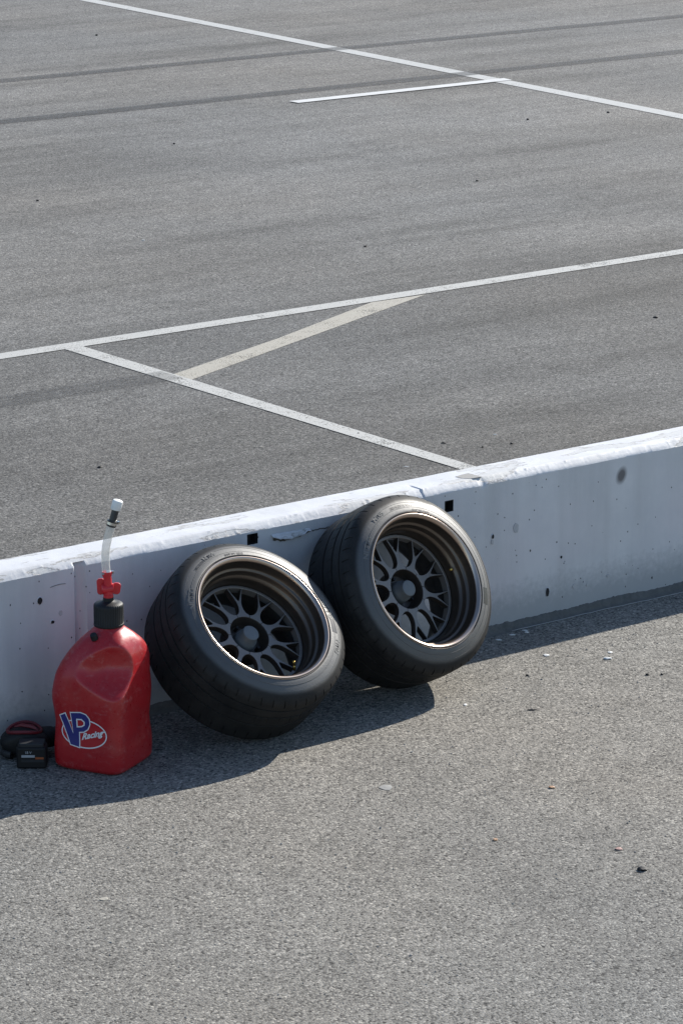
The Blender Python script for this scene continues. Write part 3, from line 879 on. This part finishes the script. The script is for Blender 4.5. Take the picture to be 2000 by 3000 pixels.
# motor housing: big rounded body on its side with a red looped trim
def housing():
    rings = []
    for y, s in ((-.050, .55), (-.046, .80), (-.036, .94), (-.015, 1.0), (.015, 1.0), (.036, .94), (.046, .80), (.050, .55)):
        rg = []
        for k in range(36):
            a = 2 * math.pi * k / 36
            rg.append((-.010 + .078 * s * math.cos(a) * (1 + .06 * math.cos(2 * a)), .055 + y * 1.1 , .052 + .046 * s * math.sin(a)))
        rings.append(rg)
    return loft(rings)
hs = put('motor_housing', housing(), M['tool'], sm=60)
def loop_trim(cx, cy, cz, a, b, r):
    pts = [(cx + a * math.cos(2 * math.pi * k / 40), cy + b * math.sin(2 * math.pi * k / 40), cz - .012 * (math.cos(2 * math.pi * k / 40)) ** 2 + .002 * math.sin(2 * math.pi * k / 40)) for k in range(41)]
    return tube(pts, r, 8)
put('red_trim', loop_trim(-.012, .050, .098, .055, .046, .0062), M['tool_red'], hs)
put('red_trim', tube([(-.045, .070, .092), (-.02, .062, .1005), (.012, .048, .1005), (.034, .040, .092)], [.004, .008, .008, .004], 8), M['tool_red'], hs)
put('grip', tube([(.010, .02, .045), (.016, -.01, .043), (.02, -.035, .05)], [.024, .022, .024], 20), M['tool_grey'], sm=60)
put('gear_case', tube([(.045, .070, .056), (.072, .078, .056), (.096, .085, .055), (.108, .088, .055)], [.036, .035, .028, .018], 24), M['tool'], sm=50)
put('anvil', tube([(.104, .087, .055), (.118, .091, .055), (.120, .0915, .055), (.134, .096, .055)], [.012, .012, .0085, .0085], 14), M['steel'])
put('rear_foot', tube([(-.085, .030, .020), (-.070, .020, .018), (-.050, .012, .017)], [.010, .016, .016], 12), M['tool_grey'], sm=60)

# ------------------------------------------------------------------ litter on the asphalt
M['chip_white'] = simple('white_paint_chip', (.66, .66, .64), .6)
M['chip_dark'] = simple('black_rubber_bit', (.014, .014, .014), .7)
M['chip_orange'] = simple('orange_plastic_bit', (.42, .24, .13), .6)
M['chip_pink'] = simple('salmon_plastic_bit', (.38, .23, .19), .6)
M['chip_pale'] = simple('pale_grey_stone', (.27, .265, .25), .85)
M['chip_tan'] = simple('tan_stone', (.34, .32, .27), .8)
def bit(name, x, y, lx, ly, hz, mat, label, cat, seed, rot=0, group=None):
    bm = bmesh.new(); bmesh.ops.create_icosphere(bm, subdivisions=2, radius=1)
    for v in bm.verts:
        k = 1 + .45 * mnoise.noise(v.co * 1.3 + Vector((seed * 3.1, seed, 0))) + .2 * mnoise.noise(v.co * 3 + Vector((0, seed * 1.7, 0)))
        v.co = Vector((v.co.x * lx / 2 * k, v.co.y * ly / 2 * k, max(-.75, v.co.z) * hz / 2 * k))
    o = obj(name, from_bm(name, bm), mat)
    o.location = (x, y, hz * .36); o.rotation_euler = (0, 0, rot)
    for p in o.data.polygons: p.use_smooth = False
    return tag(o, label, cat, group)
BITS = [
 ('rubber_chunk', -.220, -2.088, .030, .034, .012, 'chip_dark', 'black rubber chunk lying alone at the lower right of the foreground', 'rubber scrap'),
 ('rubber_strip', .481, -.756, .034, .010, .006, 'chip_dark', 'thin black sliver on the sunlit asphalt below the upright wheel', 'rubber scrap'),
 ('paint_chip', .920, -.322, .026, .030, .006, 'chip_white', 'white paint chip on sunlit asphalt closest to the upright wheel', 'paint chip'),
 ('paint_chip', 1.067, -.484, .034, .022, .009, 'chip_white', 'larger white chip of the pair at the right edge of the apron', 'paint chip'),
 ('paint_chip', 1.126, -.433, .020, .022, .005, 'chip_white', 'smaller white chip just above the larger one at the right', 'paint chip'),
 ('plastic_bit', .031, -1.384, .018, .024, .008, 'chip_orange', 'orange crumb in the middle of the foreground asphalt', 'plastic bit'),
 ('plastic_bit', -.411, -1.633, .016, .020, .007, 'chip_orange', 'small yellowish orange crumb lowest on the foreground asphalt', 'plastic bit'),
 ('plastic_bit', -.160, -1.918, .022, .028, .006, 'chip_pink', 'salmon pink crumb near the black rubber chunk', 'plastic bit'),
 ('paint_chip', .900, -.077, .026, .016, .005, 'chip_white', 'white chip in the wall shade nearest the upright wheel', 'paint chip'),
 ('paint_chip', .980, -.060, .024, .018, .005, 'chip_white', 'white chip in the wall shade, middle of the lower row', 'paint chip'),
 ('paint_chip', 1.040, -.070, .018, .022, .006, 'chip_white', 'white chip in the wall shade, rightmost of the group', 'paint chip'),
 ('paint_chip', 1.052, -.045, .026, .012, .004, 'chip_white', 'white chip in the wall shade closest to the wall foot', 'paint chip'),
 ('paint_chip', .335, -.576, .014, .022, .004, 'chip_white', 'tiny white chip below the upright wheel on sunlit asphalt', 'paint chip'),
 ('pale_stone', -1.625, -1.310, .026, .030, .003, 'chip_tan', 'flat pale tan stone in the lower left foreground', 'stone'),
 ('pale_stone', -.389, -1.061, .060, .045, .003, 'chip_pale', 'pale flat smudge of a stone below the two wheels', 'stone'),
 ('rubber_chunk', 1.057, -.708, .014, .016, .008, 'chip_dark', 'left one of two small black crumbs at the right edge', 'rubber scrap'),
 ('rubber_chunk', 1.101, -.737, .012, .014, .007, 'chip_dark', 'right one of two small black crumbs at the right edge', 'rubber scrap'),
 ('rubber_chunk', .715, -.459, .014, .014, .007, 'chip_dark', 'small black crumb between upright wheel and white chips', 'rubber scrap'),
 ('twig', -.766, -.327, .034, .006, .005, 'chip_dark', 'short black twig at the right foot of the red jug', 'twig'),
 ('rubber_chunk', 9.475, 15.757, .060, .045, .030, 'chip_dark', 'black scrap at the upper left above the dark tyre marks', 'rubber scrap'),
 ('rubber_chunk', 9.265, 9.616, .035, .035, .025, 'chip_dark', 'black crumb below the right end of the short dash', 'rubber scrap'),
 ('rubber_chunk', 9.980, 9.527, .040, .045, .022, 'chip_dark', 'black crumb just under the far line at the right', 'rubber scrap'),
 ('rubber_chunk', 6.534, 10.247, .030, .035, .020, 'chip_dark', 'black crumb under the left end of the short dash', 'rubber scrap'),
 ('rubber_chunk', 7.236, 7.739, .035, .035, .020, 'chip_dark', 'black crumb alone in the right middle of the far lane', 'rubber scrap'),
 ('rubber_chunk', 4.523, 8.849, .040, .035, .020, 'chip_dark', 'black crumb at the left edge of the far lane', 'rubber scrap'),
 ('paint_chip', 4.296, 7.301, .040, .020, .010, 'chip_white', 'white sliver in the left middle of the far lane', 'paint chip'),
 ('rubber_chunk', 5.231, 6.344, .034, .034, .020, 'chip_dark', 'black crumb in the centre just above the long white line', 'rubber scrap'),
 ('rubber_chunk', 5.222, 3.801, .055, .040, .018, 'chip_dark', 'flat black scrap under the long white line at the right', 'rubber scrap'),
 ('rubber_chunk', 1.120, 2.914, .040, .030, .018, 'chip_dark', 'black scrap left of centre above the wall', 'rubber scrap'),
 ('rubber_chunk', 2.599, 2.347, .040, .025, .012, 'chip_dark', 'black scrap right of the line that meets the wall', 'rubber scrap'),
 ('rubber_chunk', 2.836, 2.152, .024, .024, .014, 'chip_dark', 'black crumb farthest right just above the wall cap', 'rubber scrap'),
 ('rubber_chunk', 2.691, 2.182, .018, .018, .012, 'chip_dark', 'tiny black crumb between two others above the wall cap', 'rubber scrap'),
 ('rubber_chunk', 2.400, 2.719, .022, .022, .012, 'chip_dark', 'black crumb lying on the line that meets the wall', 'rubber scrap'),
 ('paint_chip', 2.887, 2.329, .036, .014, .006, 'chip_white', 'pale sliver farthest right above the wall cap', 'paint chip'),
 ('paint_chip', 2.200, 2.114, .050, .012, .005, 'chip_white', 'pale sliver left of the line that meets the wall', 'paint chip'),
 ('paint_chip', 1.899, 2.784, .050, .020, .005, 'chip_tan', 'pale smear of chip left of the white line above the jug hose', 'paint chip'),
]
for i, (nm, x, y, lx, ly, hz, m, lb, ct) in enumerate(BITS):
    rot = -.65 if nm in ('twig', 'rubber_strip', 'paint_chip') else random.uniform(0, 3)
    k = .55 if y > 1 else .9
    bit(nm, x, y, lx * k, ly * k, hz * k, M[m], lb, ct, i + 1, rot)

# loose grit: nobody could count it
def grit():
    bm = bmesh.new(); rnd = random.Random(3)
    tmpl = bmesh.new(); bmesh.ops.create_icosphere(tmpl, subdivisions=1, radius=1)
    tv = [v.co.copy() for v in tmpl.verts]; tmpl.verts.index_update(); tf = [[v.index for v in f.verts] for f in tmpl.faces]; tmpl.free()
    V, F = [], []
    for i in range(2600):
        x = rnd.uniform(-2.6, 2.6)
        y = -.03 - rnd.random() ** 2.2 * .5 if i < 700 else rnd.uniform(-3.2, -.1)
        s = rnd.uniform(.0012, .0030) * (1.5 if rnd.random() < .06 else 1)
        sx, sy, sz = s * rnd.uniform(.7, 1.4), s * rnd.uniform(.7, 1.4), s * rnd.uniform(.5, .9); b = len(V)
        V += [(x + c.x * sx, y + c.y * sy, sz * .5 + c.z * sz) for c in tv]; F += [tuple(b + k for k in q) for q in tf]
    o = obj('loose_grit', mesh('loose_grit', V, F), simple('grit', (.26, .25, .235), .9, var=.6, sc=400), smooth=False)
    tag(o, 'loose grit scattered over the near asphalt', None, None, 'stuff')
grit()
